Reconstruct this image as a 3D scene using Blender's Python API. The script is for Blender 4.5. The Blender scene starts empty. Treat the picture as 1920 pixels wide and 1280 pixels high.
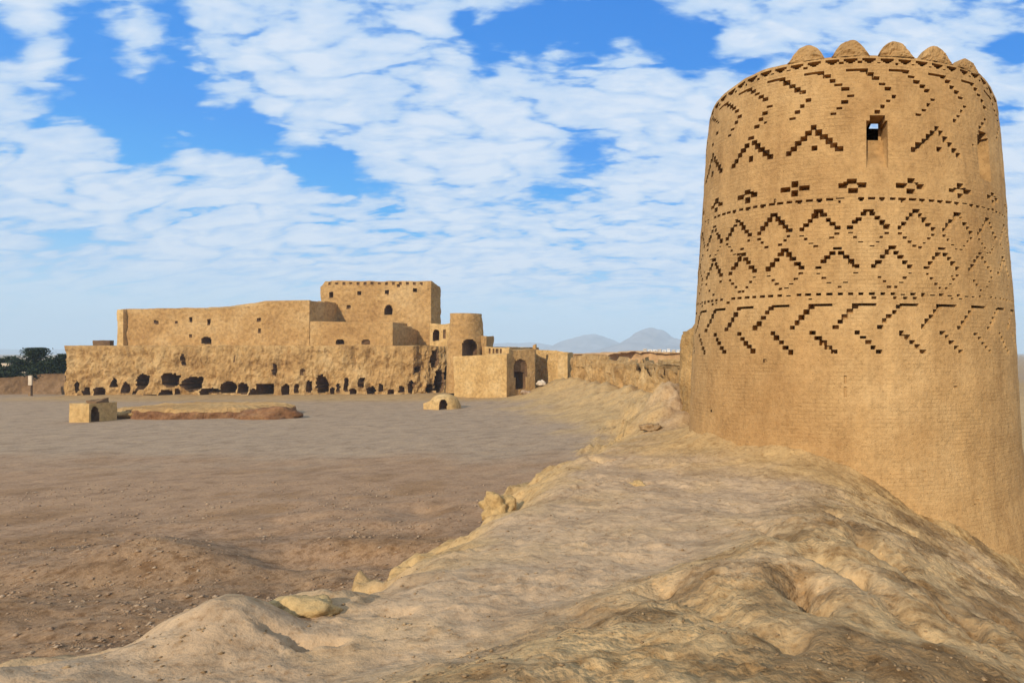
import bpy, math, random
import numpy as np
from mathutils import Vector

scene = bpy.context.scene
COL = scene.collection
R_ = math.radians

# ------------------------------------------------------------------ camera
F, CX, HY = 1320.0, 1440.0, 662.0          # focal length, principal column and eye line in photo pixels
cam_data = bpy.data.cameras.new('camera')
cam = bpy.data.objects.new('camera', cam_data)
COL.objects.link(cam)
cam.location = (0, 0, 0)
cam.rotation_euler = (R_(90), 0, 0)
cam_data.sensor_width = 36
cam_data.lens = F / 1920 * 36
cam_data.shift_x = (960 - CX) / 1920
cam_data.shift_y = (HY - 640) / 1920
cam_data.clip_start = 0.1
cam_data.clip_end = 60000
scene.camera = cam

def P(px, py, Y):
    return ((px - CX) / F * Y, Y, (HY - py) / F * Y)

# ------------------------------------------------------------------ world, sun, exposure
SUN_EL, SUN_AZ = 25.0, 193.0               # azimuth clockwise from +Y: low sun behind the camera, a little left
scene.view_settings.view_transform = 'Standard'
scene.view_settings.look = 'None'
scene.view_settings.exposure = 0.15
scene.view_settings.gamma = 1.0

sd = bpy.data.lights.new('sun', 'SUN')
sd.energy = 4.1
sd.angle = R_(0.53)
sd.color = (1.0, 0.87, 0.69)
sun = bpy.data.objects.new('sun', sd)
COL.objects.link(sun)
az, el = R_(SUN_AZ), R_(SUN_EL)
to_sun = Vector((math.sin(az) * math.cos(el), math.cos(az) * math.cos(el), math.sin(el)))
sun.rotation_euler = (-to_sun).to_track_quat('-Z', 'Y').to_euler()
sun.location = to_sun * 60

class NT:
    """tiny helper for writing node trees"""
    def __init__(s, tree):
        s.t = tree
    def n(s, typ, **kw):
        nd = s.t.nodes.new(typ)
        for k, v in kw.items():
            setattr(nd, k, v)
        return nd
    def put(s, sock, v):
        if isinstance(v, bpy.types.NodeSocket):
            s.t.links.new(v, sock)
        elif v is not None:
            if sock.type == 'RGBA' and isinstance(v, (tuple, list)) and len(v) == 3:
                v = (*v, 1)
            sock.default_value = v
    def math(s, op, a, b=None, c=None, clamp=False):
        nd = s.n('ShaderNodeMath', operation=op, use_clamp=clamp)
        s.put(nd.inputs[0], a)
        if b is not None: s.put(nd.inputs[1], b)
        if c is not None: s.put(nd.inputs[2], c)
        return nd.outputs[0]
    def vmath(s, op, a, b=None):
        nd = s.n('ShaderNodeVectorMath', operation=op)
        s.put(nd.inputs[0], a)
        if b is not None: s.put(nd.inputs[1], b)
        return nd.outputs['Value'] if op == 'DOT_PRODUCT' else nd.outputs[0]
    def noise(s, vec, scale, detail=5, rough=0.5, dist=0.0):
        nd = s.n('ShaderNodeTexNoise')
        s.put(nd.inputs['Vector'], vec)
        nd.inputs['Scale'].default_value = scale
        nd.inputs['Detail'].default_value = detail
        nd.inputs['Roughness'].default_value = rough
        nd.inputs['Distortion'].default_value = dist
        return nd.outputs['Fac']
    def ramp(s, fac, stops, interp='LINEAR'):
        nd = s.n('ShaderNodeValToRGB')
        cr = nd.color_ramp
        cr.interpolation = interp
        while len(cr.elements) < len(stops):
            cr.elements.new(0.5)
        for e, (p, c) in zip(cr.elements, stops):
            e.position = p
            e.color = (*c, 1) if isinstance(c, (tuple, list)) else (c, c, c, 1)
        s.put(nd.inputs[0], fac)
        return nd.outputs[0]
    def mix(s, fac, a, b, blend='MIX'):
        nd = s.n('ShaderNodeMix', data_type='RGBA', blend_type=blend)
        s.put(nd.inputs[0], fac)
        s.put(nd.inputs[6], a)
        s.put(nd.inputs[7], b)
        return nd.outputs[2]
    def mrange(s, v, a, b, c=0.0, d=1.0, smooth=False):
        nd = s.n('ShaderNodeMapRange')
        if smooth: nd.interpolation_type = 'SMOOTHSTEP'
        s.put(nd.inputs[0], v)
        for i, x in enumerate((a, b, c, d)):
            nd.inputs[i + 1].default_value = x
        return nd.outputs[0]

world = bpy.data.worlds.new('World')
scene.world = world
world.use_nodes = True
wt = world.node_tree
wt.nodes.clear()
W = NT(wt)
out = W.n('ShaderNodeOutputWorld')
bg = W.n('ShaderNodeBackground')
bg.inputs['Strength'].default_value = 0.1
wt.links.new(bg.outputs[0], out.inputs[0])
dirv = W.n('ShaderNodeTexCoord').outputs['Generated']
sky = W.n('ShaderNodeTexSky', sky_type='NISHITA', sun_disc=False)
sky.sun_elevation = el
sky.sun_rotation = az
sky.altitude = 1200
sky.air_density = 1.0
sky.dust_density = 0.6
sky.ozone_density = 3.0
sep = W.n('ShaderNodeSeparateXYZ'); W.put(sep.inputs[0], dirv)
dz = sep.outputs[2]
# deep blue of the open patches, paler to the horizon, on top of the physical sky
blue = W.ramp(dz, [(0.0, (.66, .84, .95)), (.06, (.42, .73, .97)), (.15, (.0, .43, 1.0)), (.26, (.0, .29, .92)), (.44, (.0, .22, .80)), (1.0, (.003, .14, .60))])
blue10 = W.vmath('SCALE', blue); blue10.node.inputs['Scale'].default_value = 9.0
bluesky = W.mix(0.03, blue10, sky.outputs[0])
# cloud layer: directions projected on a high flat layer
den = W.math('ADD', W.math('MAXIMUM', dz, 0.0), 0.30)
comb = W.n('ShaderNodeCombineXYZ')
W.put(comb.inputs[0], W.math('DIVIDE', sep.outputs[0], den))
W.put(comb.inputs[1], W.math('DIVIDE', sep.outputs[1], den))
pl = comb.outputs[0]
mp = W.n('ShaderNodeMapping'); W.put(mp.inputs[0], pl)
mp.inputs['Rotation'].default_value = (0, 0, R_(-28))
mp.inputs['Scale'].default_value = (0.8, 1.6, 1)
mp.inputs['Location'].default_value = (3.3, 1.7, 0)
mp2 = W.n('ShaderNodeMapping'); W.put(mp2.inputs[0], pl)
mp2.inputs['Rotation'].default_value = (0, 0, R_(-22))
mp2.inputs['Scale'].default_value = (1.0, 1.9, 1)
n_big = W.noise(mp.outputs[0], 1.3, 4, .55, .3)
n_vein = W.noise(mp2.outputs[0], 4.6, 4, .5, .3)
vein = W.math('ABSOLUTE', W.math('SUBTRACT', n_vein, .5))      # thin blue lanes between the rolls of cloud
n_mid = W.noise(mp2.outputs[0], 5.6, 5, .55, .1)
n_fine = W.noise(mp2.outputs[0], 17, 4, .55, .2)
cov = W.math('ADD', W.math('MULTIPLY', n_big, .30), W.math('MULTIPLY', n_mid, .72))
cov = W.math('ADD', cov, W.math('MULTIPLY', n_fine, .40))
cov = W.math('ADD', cov, W.mrange(vein, 0, .09, -.10, .05, smooth=True))      # about .66 on average
# open patches of blue (direction in the sky, tightness, depth)
GAPS = [(185, 130, 500, .34), (205, 200, 500, .34), (165, 60, 600, .26), (120, 185, 900, .2), (60, 215, 900, .2), (310, 40, 900, .28), (310, 120, 900, .24), (298, 215, 480, .46), (345, 180, 900, .36), (262, 275, 900, .36), (15, 75, 600, .26),
        (460, 238, 600, .40), (430, 262, 900, .34), (510, 268, 1100, .26), (640, 320, 600, .38), (590, 312, 900, .34), (720, 362, 1100, .26),
        (1040, 30, 450, .42), (970, 65, 600, .36), (1110, 45, 600, .38), (910, 110, 900, .30), (1230, 55, 450, .42), (1310, 70, 600, .38), (1170, 20, 700, .32), (870, 50, 1500, .28),
        (1110, 268, 800, .32), (1075, 305, 700, .30), (1010, 355, 900, .2), (1290, 130, 900, .26), (120, 455, 900, .2), (1540, 130, 900, .3), (1400, 150, 900, .3), (1905, 90, 700, .38), (1890, 215, 1500, .22)]
HUMPS = [(90, 130, 900, .16), (270, 150, 1200, .2), (60, 30, 900, .14)]
acc = cov
for (gx, gy, k, amp), sgn in [(g, -1) for g in GAPS] + [(g, 1) for g in HUMPS]:
    g = Vector(P(gx, gy, 1.0)); k = k * g.length ** 2.4 * 1.5; g = g.normalized()      # patches farther off the axis are tighter
    d = W.vmath('DOT_PRODUCT', dirv, (g.x, g.y, g.z))
    e = W.math('EXPONENT', W.math('MULTIPLY', W.math('SUBTRACT', d, 1.0), k * 1.6))
    acc = W.math('MULTIPLY_ADD', e, sgn * amp * 0.95, acc)
mask = W.mrange(acc, .42, .65, 0, 1, smooth=True)
# thinner, streakier veil lower down
lowf = W.mrange(dz, .02, .11, 0, 1, smooth=True)
mask = W.math('MULTIPLY', mask, W.math('MULTIPLY_ADD', lowf, .5, .5))
shade = W.mrange(acc, .50, .82, 0, 1)
ccol = W.mix(shade, (3.4, 5.4, 8.2), (6.5, 7.4, 8.7))
clow = W.mix(lowf, (6.1, 7.5, 8.8), ccol)
skycol = W.mix(mask, bluesky, clow)
W.put(bg.inputs['Color'], skycol)

scene.cycles.volume_bounces = 1
scene.cycles.max_bounces = 6

# ------------------------------------------------------------------ noise
_rng = np.random.RandomState(7)
_perm = _rng.permutation(4096).astype(np.int64)
_g3 = _rng.normal(size=(4096, 3)); _g3 /= np.linalg.norm(_g3, axis=1)[:, None]
def perlin(x, y, z=0.0):
    x, y, z = np.broadcast_arrays(np.asarray(x, float), np.asarray(y, float), np.asarray(z, float))
    xi, yi, zi = np.floor(x).astype(np.int64), np.floor(y).astype(np.int64), np.floor(z).astype(np.int64)
    xf, yf, zf = x - xi, y - yi, z - zi
    u, v, w = (t * t * t * (t * (t * 6 - 15) + 10) for t in (xf, yf, zf))
    res = 0
    for a in (0, 1):
        for b in (0, 1):
            for c in (0, 1):
                h = _perm[(_perm[(_perm[(xi + a) & 4095] + yi + b) & 4095] + zi + c) & 4095]
                g = _g3[h]
                dot = g[..., 0] * (xf - a) + g[..., 1] * (yf - b) + g[..., 2] * (zf - c)
                res = res + dot * (u if a else 1 - u) * (v if b else 1 - v) * (w if c else 1 - w)
    return res * 1.5
def fbm(x, y, z=0.0, oct=5, gain=.5, lac=2.03):
    s, a, f = 0, 1.0, 1.0
    for i in range(oct):
        s = s + a * perlin(x * f + 17.3 * i, y * f + 5.1 * i, z * f + 9.7 * i)
        a *= gain; f *= lac
    return s
def ridged(x, y, z=0.0, oct=4):
    s, a, f = 0, 1.0, 1.0
    for i in range(oct):
        s = s + a * (1 - np.abs(perlin(x * f + 31 * i, y * f, z * f)) * 2.2)
        a *= .5; f *= 2.1
    return s / 1.9
def sstep(a, b, x):
    t = np.clip((x - a) / (b - a), 0, 1)
    return t * t * (3 - 2 * t)

# ------------------------------------------------------------------ objects
def tag(o, label=None, cat=None, group=None, kind=None):
    if label: o['label'] = label
    if cat: o['category'] = cat
    if group: o['group'] = group
    if kind: o['kind'] = kind
    return o
def empty(name, loc, label, cat, group=None):
    o = bpy.data.objects.new(name, None)
    COL.objects.link(o); o.location = loc
    return tag(o, label, cat, group)
def link(name, verts, faces, mat, parent=None, smooth=False):
    """verts and faces in world space; a child's mesh is stored relative to its thing's base"""
    verts = np.asarray(verts, float).reshape(-1, 3)
    me = bpy.data.meshes.new(name)
    off = np.zeros(3)
    p = parent
    while p is not None:
        off = off + np.array(p.location); p = p.parent
    vv = verts - off
    if isinstance(faces, np.ndarray):
        k = faces.shape[1]
        me.vertices.add(len(vv)); me.vertices.foreach_set('co', vv.astype(np.float32).ravel())
        me.loops.add(faces.size); me.loops.foreach_set('vertex_index', faces.astype(np.int32).ravel())
        me.polygons.add(len(faces))
        me.polygons.foreach_set('loop_start', np.arange(0, faces.size, k, dtype=np.int32))
        me.polygons.foreach_set('loop_total', np.full(len(faces), k, dtype=np.int32))
        me.update(calc_edges=True)
    else:
        me.from_pydata([tuple(v) for v in vv], [], [tuple(f) for f in faces])
        me.update()
    me.validate()
    me.materials.append(mat)
    if smooth:
        me.polygons.foreach_set('use_smooth', [True] * len(me.polygons))
    o = bpy.data.objects.new(name, me)
    COL.objects.link(o)
    if parent is not None: o.parent = parent
    return o
def compact(verts, faces):
    idx, inv = np.unique(faces.ravel(), return_inverse=True)
    return verts[idx], inv.reshape(faces.shape)

# ------------------------------------------------------------------ materials
def base_mat(name, rough=.95):
    m = bpy.data.materials.new(name); m.use_nodes = True
    t = NT(m.node_tree)
    bs = m.node_tree.nodes['Principled BSDF']
    bs.inputs['Roughness'].default_value = rough
    bs.inputs['Specular IOR Level'].default_value = .12
    return m, t, bs
def bump(t, bs, h, strength=.5, dist=.05):
    b = t.n('ShaderNodeBump')
    b.inputs['Strength'].default_value = strength
    b.inputs['Distance'].default_value = dist
    t.put(b.inputs['Height'], h)
    t.put(bs.inputs['Normal'], b.outputs[0])
def earth(name, c0, c1, c2, big=.25, fine=6.0, bdist=.05, streak=0.0, courses=0.0):
    """sun-dried mud: three tones in blotches, straw-sized grain, optional rain streaks and brick courses"""
    m, t, bs = base_mat(name)
    pos = t.n('ShaderNodeNewGeometry').outputs['Position']
    a = t.noise(pos, big, 6, .6)
    col = t.ramp(a, [(.32, c0), (.5, c1), (.68, c2)])
    g = t.noise(pos, fine, 8, .7)
    col = t.mix(1.0, col, t.ramp(g, [(.3, .62), (.5, .98), (.7, 1.25)]), 'MULTIPLY')
    g2 = t.noise(pos, fine * 3.7, 4, .6)
    h = t.math('ADD', t.math('MULTIPLY', g, 1.0), t.math('MULTIPLY', g2, .45))
    if streak:
        mp = t.n('ShaderNodeMapping'); t.put(mp.inputs[0], pos)
        mp.inputs['Scale'].default_value = (1, 1, .12)
        s_ = t.noise(mp.outputs[0], streak, 5, .6)
        col = t.mix(.55, col, t.ramp(s_, [(.35, .68), (.55, 1.0)]), 'MULTIPLY')
    if courses:
        sp = t.n('ShaderNodeSeparateXYZ'); t.put(sp.inputs[0], pos)
        wob = t.math('MULTIPLY_ADD', t.noise(pos, 2.0, 3, .5), .12, sp.outputs[2])
        w_ = t.math('SINE', t.math('MULTIPLY', wob, 2 * math.pi / courses))
        h = t.math('MULTIPLY_ADD', w_, .22, h)
        col = t.mix(.5, col, t.ramp(t.math('MULTIPLY_ADD', w_, .5, .5), [(0, .8), (.4, 1.0)]), 'MULTIPLY')
    t.put(bs.inputs['Base Color'], col)
    bump(t, bs, h, .8, bdist)
    return m
M = {}
M['fort'] = earth('adobe_fort', (.37, .21, .078), (.46, .275, .107), (.53, .345, .155), .16, 1.8, .35)
M['cliff'] = earth('eroded_adobe', (.35, .20, .075), (.48, .295, .118), (.58, .39, .18), .22, 1.3, .5, streak=1.1)
M['cave'] = earth('recess_shade_earth', (.12, .065, .03), (.17, .095, .045), (.23, .13, .065), .4, 3, .2)  # mud darkened for openings: the shade inside them is put into the colour
M['wall'] = earth('adobe_wall', (.42, .255, .095), (.51, .325, .13), (.57, .39, .18), .3, 2.5, .15)
M['crumb'] = earth('mud_crumbs', (.2, .125, .06), (.30, .195, .10), (.40, .28, .155), 1.5, 14, .01)
M['redearth'] = earth('red_brick_earth', (.15, .068, .03), (.23, .11, .05), (.31, .165, .075), .8, 3.5, .25)
M['darkwall'] = earth('dark_mud_wall', (.10, .055, .028), (.17, .10, .05), (.26, .165, .09), .12, 1.5, .15)
M['rock'] = earth('yellow_clod', (.40, .255, .105), (.49, .325, .14), (.54, .38, .18), 1.5, 14, .03)
M['greyrock'] = earth('grey_stone', (.22, .14, .085), (.33, .22, .135), (.44, .33, .22), 1.5, 9, .04)
M['distwall'] = earth('distant_wall_earth', (.33, .19, .085), (.42, .255, .12), (.5, .33, .18), .05, .6, .2)

def tower_mat():
    m, t, bs = base_mat('tower_adobe')
    pos = t.n('ShaderNodeNewGeometry').outputs['Position']
    uv = t.n('ShaderNodeUVMap', uv_map='wrap').outputs[0]
    a = t.noise(pos, .35, 6, .6)
    col = t.ramp(a, [(.30, (.41, .238, .095)), (.5, (.475, .288, .120)), (.7, (.54, .345, .155))])
    g = t.noise(pos, 9, 8, .72)
    col = t.mix(.8, col, t.ramp(g, [(.3, .70), (.5, 1.0), (.72, 1.2)]), 'MULTIPLY')
    pits = t.noise(pos, 30, 3, .6)
    col = t.mix(1.0, col, t.ramp(pits, [(.28, .5), (.38, 1.0)]), 'MULTIPLY')
    br = t.n('ShaderNodeTexBrick')
    t.put(br.inputs['Vector'], uv)
    br.inputs['Color1'].default_value = (1, 1, 1, 1); br.inputs['Color2'].default_value = (.86, .86, .86, 1)
    br.inputs['Mortar'].default_value = (.5, .5, .5, 1)
    br.inputs['Scale'].default_value = 1.0
    br.inputs['Mortar Size'].default_value = .014
    br.inputs['Mortar Smooth'].default_value = .6
    br.inputs['Brick Width'].default_value = .25
    br.inputs['Row Height'].default_value = .085
    worn = t.ramp(t.noise(pos, 1.1, 5, .6), [(.40, 0.02), (.64, .30)])
    col = t.mix(worn, col, t.mix(1.0, col, br.outputs['Color'], 'MULTIPLY'))
    mpz = t.n('ShaderNodeMapping'); t.put(mpz.inputs[0], pos); mpz.inputs['Scale'].default_value = (1.6, 1.6, .22)
    rain = t.ramp(t.noise(mpz.outputs[0], 1.6, 6, .65), [(.36, (.74, .70, .66)), (.52, (1, 1, 1)), (.7, (1.1, 1.09, 1.06))])
    col = t.mix(.45, col, rain, 'MULTIPLY')
    pat = t.ramp(t.noise(pos, .9, 7, .7), [(.4, (.86, .82, .78)), (.5, (1, 1, 1)), (.62, (1.08, 1.06, 1.04))])
    col = t.mix(.5, col, pat, 'MULTIPLY')
    t.put(bs.inputs['Base Color'], col)
    h = t.math('MULTIPLY_ADD', t.math('MULTIPLY', br.outputs['Fac'], worn), -.5, g)
    h = t.math('MULTIPLY_ADD', pits, .5, h)
    h = t.math('MULTIPLY_ADD', t.noise(pos, 3.0, 5, .6), 1.2, h)
    bump(t, bs, h, .9, .04)
    return m
M['tower'] = tower_mat()

def ground_mat():
    m, t, bs = base_mat('ground_earth')
    pos = t.n('ShaderNodeNewGeometry').outputs['Position']
    at = t.n('ShaderNodeAttribute', attribute_name='soil').outputs['Color']
    rgh = t.n('ShaderNodeAttribute', attribute_name='rubble').outputs['Fac']
    n1 = t.noise(pos, .9, 6, .6)
    col = t.mix(.9, at, t.ramp(n1, [(.3, (.72, .69, .66)), (.5, (1, 1, 1)), (.7, (1.18, 1.16, 1.1))]), 'MULTIPLY')
    n2 = t.noise(pos, 6, 6, .62)
    col = t.mix(.9, col, t.ramp(n2, [(.3, (.72, .67, .61)), (.48, (.98, .98, .98)), (.7, (1.14, 1.13, 1.11))]), 'MULTIPLY')
    n3 = t.noise(pos, 2.6, 7, .7)
    dark = t.ramp(n3, [(.36, (.52, .44, .35)), (.52, (1, 1, 1))])
    col = t.mix(rgh, col, t.mix(1.0, col, dark, 'MULTIPLY'))
    vor = t.n('ShaderNodeTexVoronoi', feature='F1'); t.put(vor.inputs['Vector'], pos); vor.inputs['Scale'].default_value = 9
    spk = t.ramp(vor.outputs['Distance'], [(.10, (1.5, 1.45, 1.35)), (.2, (1, 1, 1))])
    col = t.mix(t.math('MULTIPLY', rgh, .8), col, t.mix(1.0, col, spk, 'MULTIPLY'))
    n5 = t.noise(pos, 13, 4, .6)
    col = t.mix(.85, col, t.ramp(n5, [(.32, (.74, .68, .60)), (.45, (.98, .98, .98)), (.64, (1.09, 1.08, 1.06))]), 'MULTIPLY')
    vg = t.n('ShaderNodeTexVoronoi', feature='F1'); t.put(vg.inputs['Vector'], pos); vg.inputs['Scale'].default_value = 26
    vg.inputs['Randomness'].default_value = 1.0
    gm = t.ramp(t.noise(pos, 1.7, 4, .6), [(.45, 0), (.62, 1)])
    t.put(bs.inputs['Base Color'], col)
    n4 = t.noise(pos, 30, 3, .6)
    h = t.math('ADD', t.math('MULTIPLY', n2, .75), t.math('MULTIPLY', n4, .25))
    h = t.math('MULTIPLY_ADD', t.math('MULTIPLY', n3, rgh), 1.5, h)
    h = t.math('MULTIPLY_ADD', n5, .3, h)
    h = t.math('MULTIPLY_ADD', t.math('MULTIPLY', t.math('MULTIPLY', vg.outputs['Distance'], gm), rgh), -.6, h)
    bump(t, bs, h, .9, .04)
    return m
M['ground'] = ground_mat()

def flat_mat(name, c, var=.2, scale=1.0, rough=.9):
    m, t, bs = base_mat(name, rough)
    pos = t.n('ShaderNodeNewGeometry').outputs['Position']
    n = t.noise(pos, scale, 5, .6)
    t.put(bs.inputs['Base Color'], t.mix(1.0, (*c, 1), t.ramp(n, [(.3, 1 - var), (.7, 1 + var)]), 'MULTIPLY'))
    return m
M['white'] = flat_mat('white_plaster', (.70, .66, .60), .1)
M['cream'] = flat_mat('cream_plaster', (.55, .45, .33), .12)
M['glassdark'] = flat_mat('dark_window', (.05, .045, .045), .2)
M['leaf'] = flat_mat('evergreen_leaf', (.022, .032, .014), .5, 1.5)
M['leaf2'] = flat_mat('dusty_leaf', (.06, .062, .03), .5, 1.5)
M['bark'] = flat_mat('bark', (.06, .04, .025), .3, 3)
M['mountain'] = flat_mat('mountain_rock', (.28, .26, .26), .3, .004)
M['darkwood'] = flat_mat('dark_wood', (.05, .03, .02), .3, 5)

# ------------------------------------------------------------------ terrain
YS = np.array([-40, 3.0, 4.5, 5.3, 6.0, 7.3, 9.8, 12.3, 17, 23, 30, 40, 60, 80, 100, 125])
XLv = np.array([-5, -5.0, -5.2, -5.4, -4.5, -4.5, -4.7, -5.2, -5.6, -5.0, -4.9, -6.2, -11, -18, -26, -34])
ZTv = np.array([-1.8, -1.9, -2.15, -2.3, -2.3, -2.3, -2.35, -2.4, -2.45, -2.6, -2.95, -3.2, -4.2, -5.0, -5.4, -5.6])
HYs = np.array([-40, 2.0, 3.8, 5.1, 6.3, 8.4, 12.8, 16, 40]); HXs = np.array([-3, -2.8, -2.6, -2.4, -1.9, -.6, .6, 1.5, 6])
COURT = -7.0
TX, TY = 2.33, 19.85

def seg_d(x, y, ax, ay, bx, by):
    t = np.clip(((x - ax) * (bx - ax) + (y - ay) * (by - ay)) / ((bx - ax) ** 2 + (by - ay) ** 2), 0, 1)
    return np.hypot(x - ax - t * (bx - ax), y - ay - t * (by - ay)), t

def zpt(px, py, z):
    Y = -z * F / (py - HY)
    return (px - CX) / F * Y, Y

def terrain(X, Y):
    far = sstep(160, 400, np.hypot(X, Y))
    # courtyard floor
    base = COURT + .12 * fbm(X * .08, Y * .08, 1.0, 4) + .03 * fbm(X * .8, Y * .8, 2.0, 4)
    rub = sstep(34, 22, Y) * sstep(-70, -30, X)
    base = base + rub * (.18 * fbm(X * .5, Y * .5, 3., 5) + .05 * fbm(X * 2.5, Y * 2.5, 4., 3))
    hx, hy = zpt(300, 1045, -6.7)
    base = base + 1.0 * np.exp(-(((X - hx) / 3.2) ** 2 + ((Y - hy) / 1.6) ** 2))
    hx, hy = zpt(560, 1050, -7)
    base = base - .35 * np.exp(-(((X - hx) / 3.5) ** 2 + ((Y - hy) / .9) ** 2)) + .35 * np.exp(-(((X - hx - .6) / 3.5) ** 2 + ((Y - hy - 1.6) / .8) ** 2))
    hx, hy = zpt(760, 960, -7)
    base = base + .3 * fbm(X * .35, Y * .35, 9., 3) * np.exp(-(((X - hx) / 7) ** 2 + ((Y - hy) / 5) ** 2))
    # talus at the fort's foot
    base = base + .3 * sstep(103, 114, Y) * sstep(-120, -105, X) * sstep(-44, -54, X) * (1 + .5 * fbm(X * .3, Y * .3, 5., 3)) * sstep(200, 150, Y)
    dwl, _ = seg_d(X, Y, *P(1066, 0, 112)[:2], *P(1330, 0, 60)[:2])
    base = base + 2.6 * np.exp(-(dwl / 5.5) ** 1.5) * (1 + .5 * fbm(X * .2, Y * .2, 57., 4)) + .25 * np.exp(-(dwl / 12) ** 2) * fbm(X * .7, Y * .7, 58., 4)
    # ridge (ruined curtain wall) running away from the camera and bending left
    XL = np.interp(Y, YS, XLv)
    wob = .55 * fbm(Y * .35, X * .05, 11., 4) * sstep(2, 8, Y) + 1.5 * sstep(28, 45, Y) * fbm(Y * .16, X * .04, 15., 4)
    slopeY = np.gradient(XLv, YS)
    cosn = 1 / np.sqrt(1 + np.interp(Y, YS, slopeY) ** 2)
    s = (X - XL - wob) * cosn                      # metres right of the left edge, signed
    zt = np.interp(Y, YS, ZTv)
    near = sstep(30, 22, Y)
    top = zt + .11 * fbm(X * .45, Y * .45, 21., 5)
    lx, ly = zpt(400, 1195, -2.2)
    top = top + .30 * np.exp(-(((X - lx) / .55) ** 2 + ((Y - ly) / .5) ** 2)) + .30 * sstep(1.5, 0, s) * near * fbm(X * .8, Y * .8, 12., 4)
    edge = sstep(6, 9, Y) * sstep(27, 20, Y)
    top = top - edge * sstep(1.5, -.1, s) * (.42 + .22 * ridged(X * 1.1, Y * .7, 19., 4))
    Xh = np.interp(Y, HYs, HXs) + .25 * fbm(X * .5, Y * .5, 14., 3)
    top = top + .42 * sstep(-.5, 1.6, X - Xh) * (1 - .85 * sstep(8.5, 13, Y))
    # right flank
    xr = X - (.9 + .25 * fbm(Y * .4, 3., 6., 3))
    sp = .5 * (xr + np.sqrt(xr * xr + .5))
    top = top - near * .55 * sp
    farw = sstep(24, 33, Y)
    # beyond the tower the ridge becomes a jagged wall 4-6 m thick
    rg = fbm(X * .22, Y * .22, 31., 4)
    blk = fbm(X * .35, Y * .25, 37., 3); blk = np.floor(blk * 4) / 4 + .25 * sstep(.3, .9, (blk * 4) % 1)
    top = top + farw * (.9 * blk + .6 * rg - .4 * sstep(2.5, 0, s) + .45 * ridged(X * .5, Y * .5, 3.) - .15)
    back = sstep(5.5, 9.5, s) * farw
    top = top * (1 - back) + (COURT + .3) * back
    # left flank: steep lip, then talus
    drop = np.where(s < 0, -s, 0)
    lip = (2.6 + .8 * farw) * (1 - np.exp(-drop / .5))
    tal = 1.15 * drop
    fl = lip * (1 - .6 * farw) + tal * (1 - .62 * farw)
    ero = sstep(0, 1.2, drop) * (1 + .9 * farw) * (.45 * (ridged(X * .55, Y * .55, 8.) - .5) + .18 * fbm(X * 1.7, Y * 1.7, 2., 3))
    ridge = top - fl + ero
    ridge = np.where(s < .0, ridge, top)
    endf = sstep(128, 108, Y)
    ridge = ridge * endf + (COURT - 2) * (1 - endf)
    ridge = np.maximum(ridge, COURT - 4 - 0 * X)
    k = .35
    d = ridge - base
    z = base + .5 * (d + np.sqrt(d * d + k * k))
    # on the right of the near ridge the ground runs lower
    right = sstep(6, 9, X) * sstep(30, 22, Y)
    z = z * (1 - right) + np.maximum(ridge, -9.0 + .3 * fbm(X * .2, Y * .2, 4., 3)) * right
    z = z + 1.5 * np.exp(-(((X + 3.3) / 1.5) ** 2 + ((Y - 26) / 2.2) ** 2)) * (1 + .4 * fbm(X * .9, Y * .9, 88., 4))
    td = np.hypot(X - TX, Y - TY)
    z = z + .5 * np.exp(-np.maximum(td - 4.4, 0) / .9) * (1 + .25 * fbm(X * .8, Y * .8, 93., 3)) * sstep(24, 21, Y)
    onr = sstep(-.6, .3, d)
    # surface grain of the ridge
    nr = sstep(45, 25, np.hypot(X, Y)) * onr
    hump = sstep(-.5, 1.3, X - Xh + .35 * fbm(X * .8, Y * .8, 46., 4)) * near
    z = z + nr * (.030 * ridged(X * 1.1, Y * 1.1, 47., 4) * sstep(-.1, .4, fbm(X * .5, Y * .5, 48., 3)) + (.055 * np.abs(perlin(X * 6 + .5 * perlin(X * 9, Y * 9, 2.), Y * 6, 49.)) + .03 * np.abs(perlin(X * 12, Y * 12, 50.))) * sstep(.02, .45, fbm(X * .8, Y * .8, 51., 4) + .15 * hump) + .018 * fbm(X * 3, Y * 3, 41., 4) + hump * (.045 * fbm(X * .9, Y * .9, 42., 4) + .03 * np.minimum(fbm(X * 4.5, Y * 4.5, 43., 5), .25) + .012 * fbm(X * 14, Y * 14, 44., 3)) + .010 * fbm(X * 8, Y * 8, 45., 3))
    # gullies running down to the right, and crumbled pits
    def gully(pts, w, dep):
        nonlocal z
        for (a, b) in zip(pts[:-1], pts[1:]):
            dd, _ = seg_d(X + .08 * perlin(X * 3, Y * 3, 77.), Y + .08 * perlin(X * 3, Y * 3, 78.), *a, *b)
            z = z - dep * np.exp(-(dd / w) ** 2) * (.65 + .5 * perlin(X * 4, Y * 4, 79.))
    g = lambda px, py, zz: zpt(px, py, zz)
    gully([g(1430, 975, -2.1), g(1530, 1060, -2.1), g(1600, 1130, -2.3), g(1740, 1260, -2.45)], .13, .17)
    gully([g(1560, 985, -2.5), g(1620, 1050, -2.5), g(1660, 1090, -2.55), g(1760, 1170, -2.7)], .12, .16)
    gully([g(1250, 1060, -1.95), g(1330, 1160, -1.95), g(1420, 1260, -1.95)], .14, .10)
    gully([g(1060, 1090, -1.95), g(1130, 1200, -1.95)], .12, .07)
    gully([g(1080, 922, -2.4), g(1150, 905, -2.4), g(1215, 905, -2.4)], .09, .12)
    gully([g(870, 960, -2.5), g(905, 925, -2.5)], .09, .34)
    gully([g(1100, 862, -2.45), g(1130, 868, -2.45), g(1180, 860, -2.45)], .06, .14)
    gully([g(720, 1155, -2.3), g(770, 1150, -2.3)], .05, .10)
    gully([g(500, 1190, -2.2), g(560, 1196, -2.2), g(620, 1190, -2.2)], .05, .16)
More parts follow.
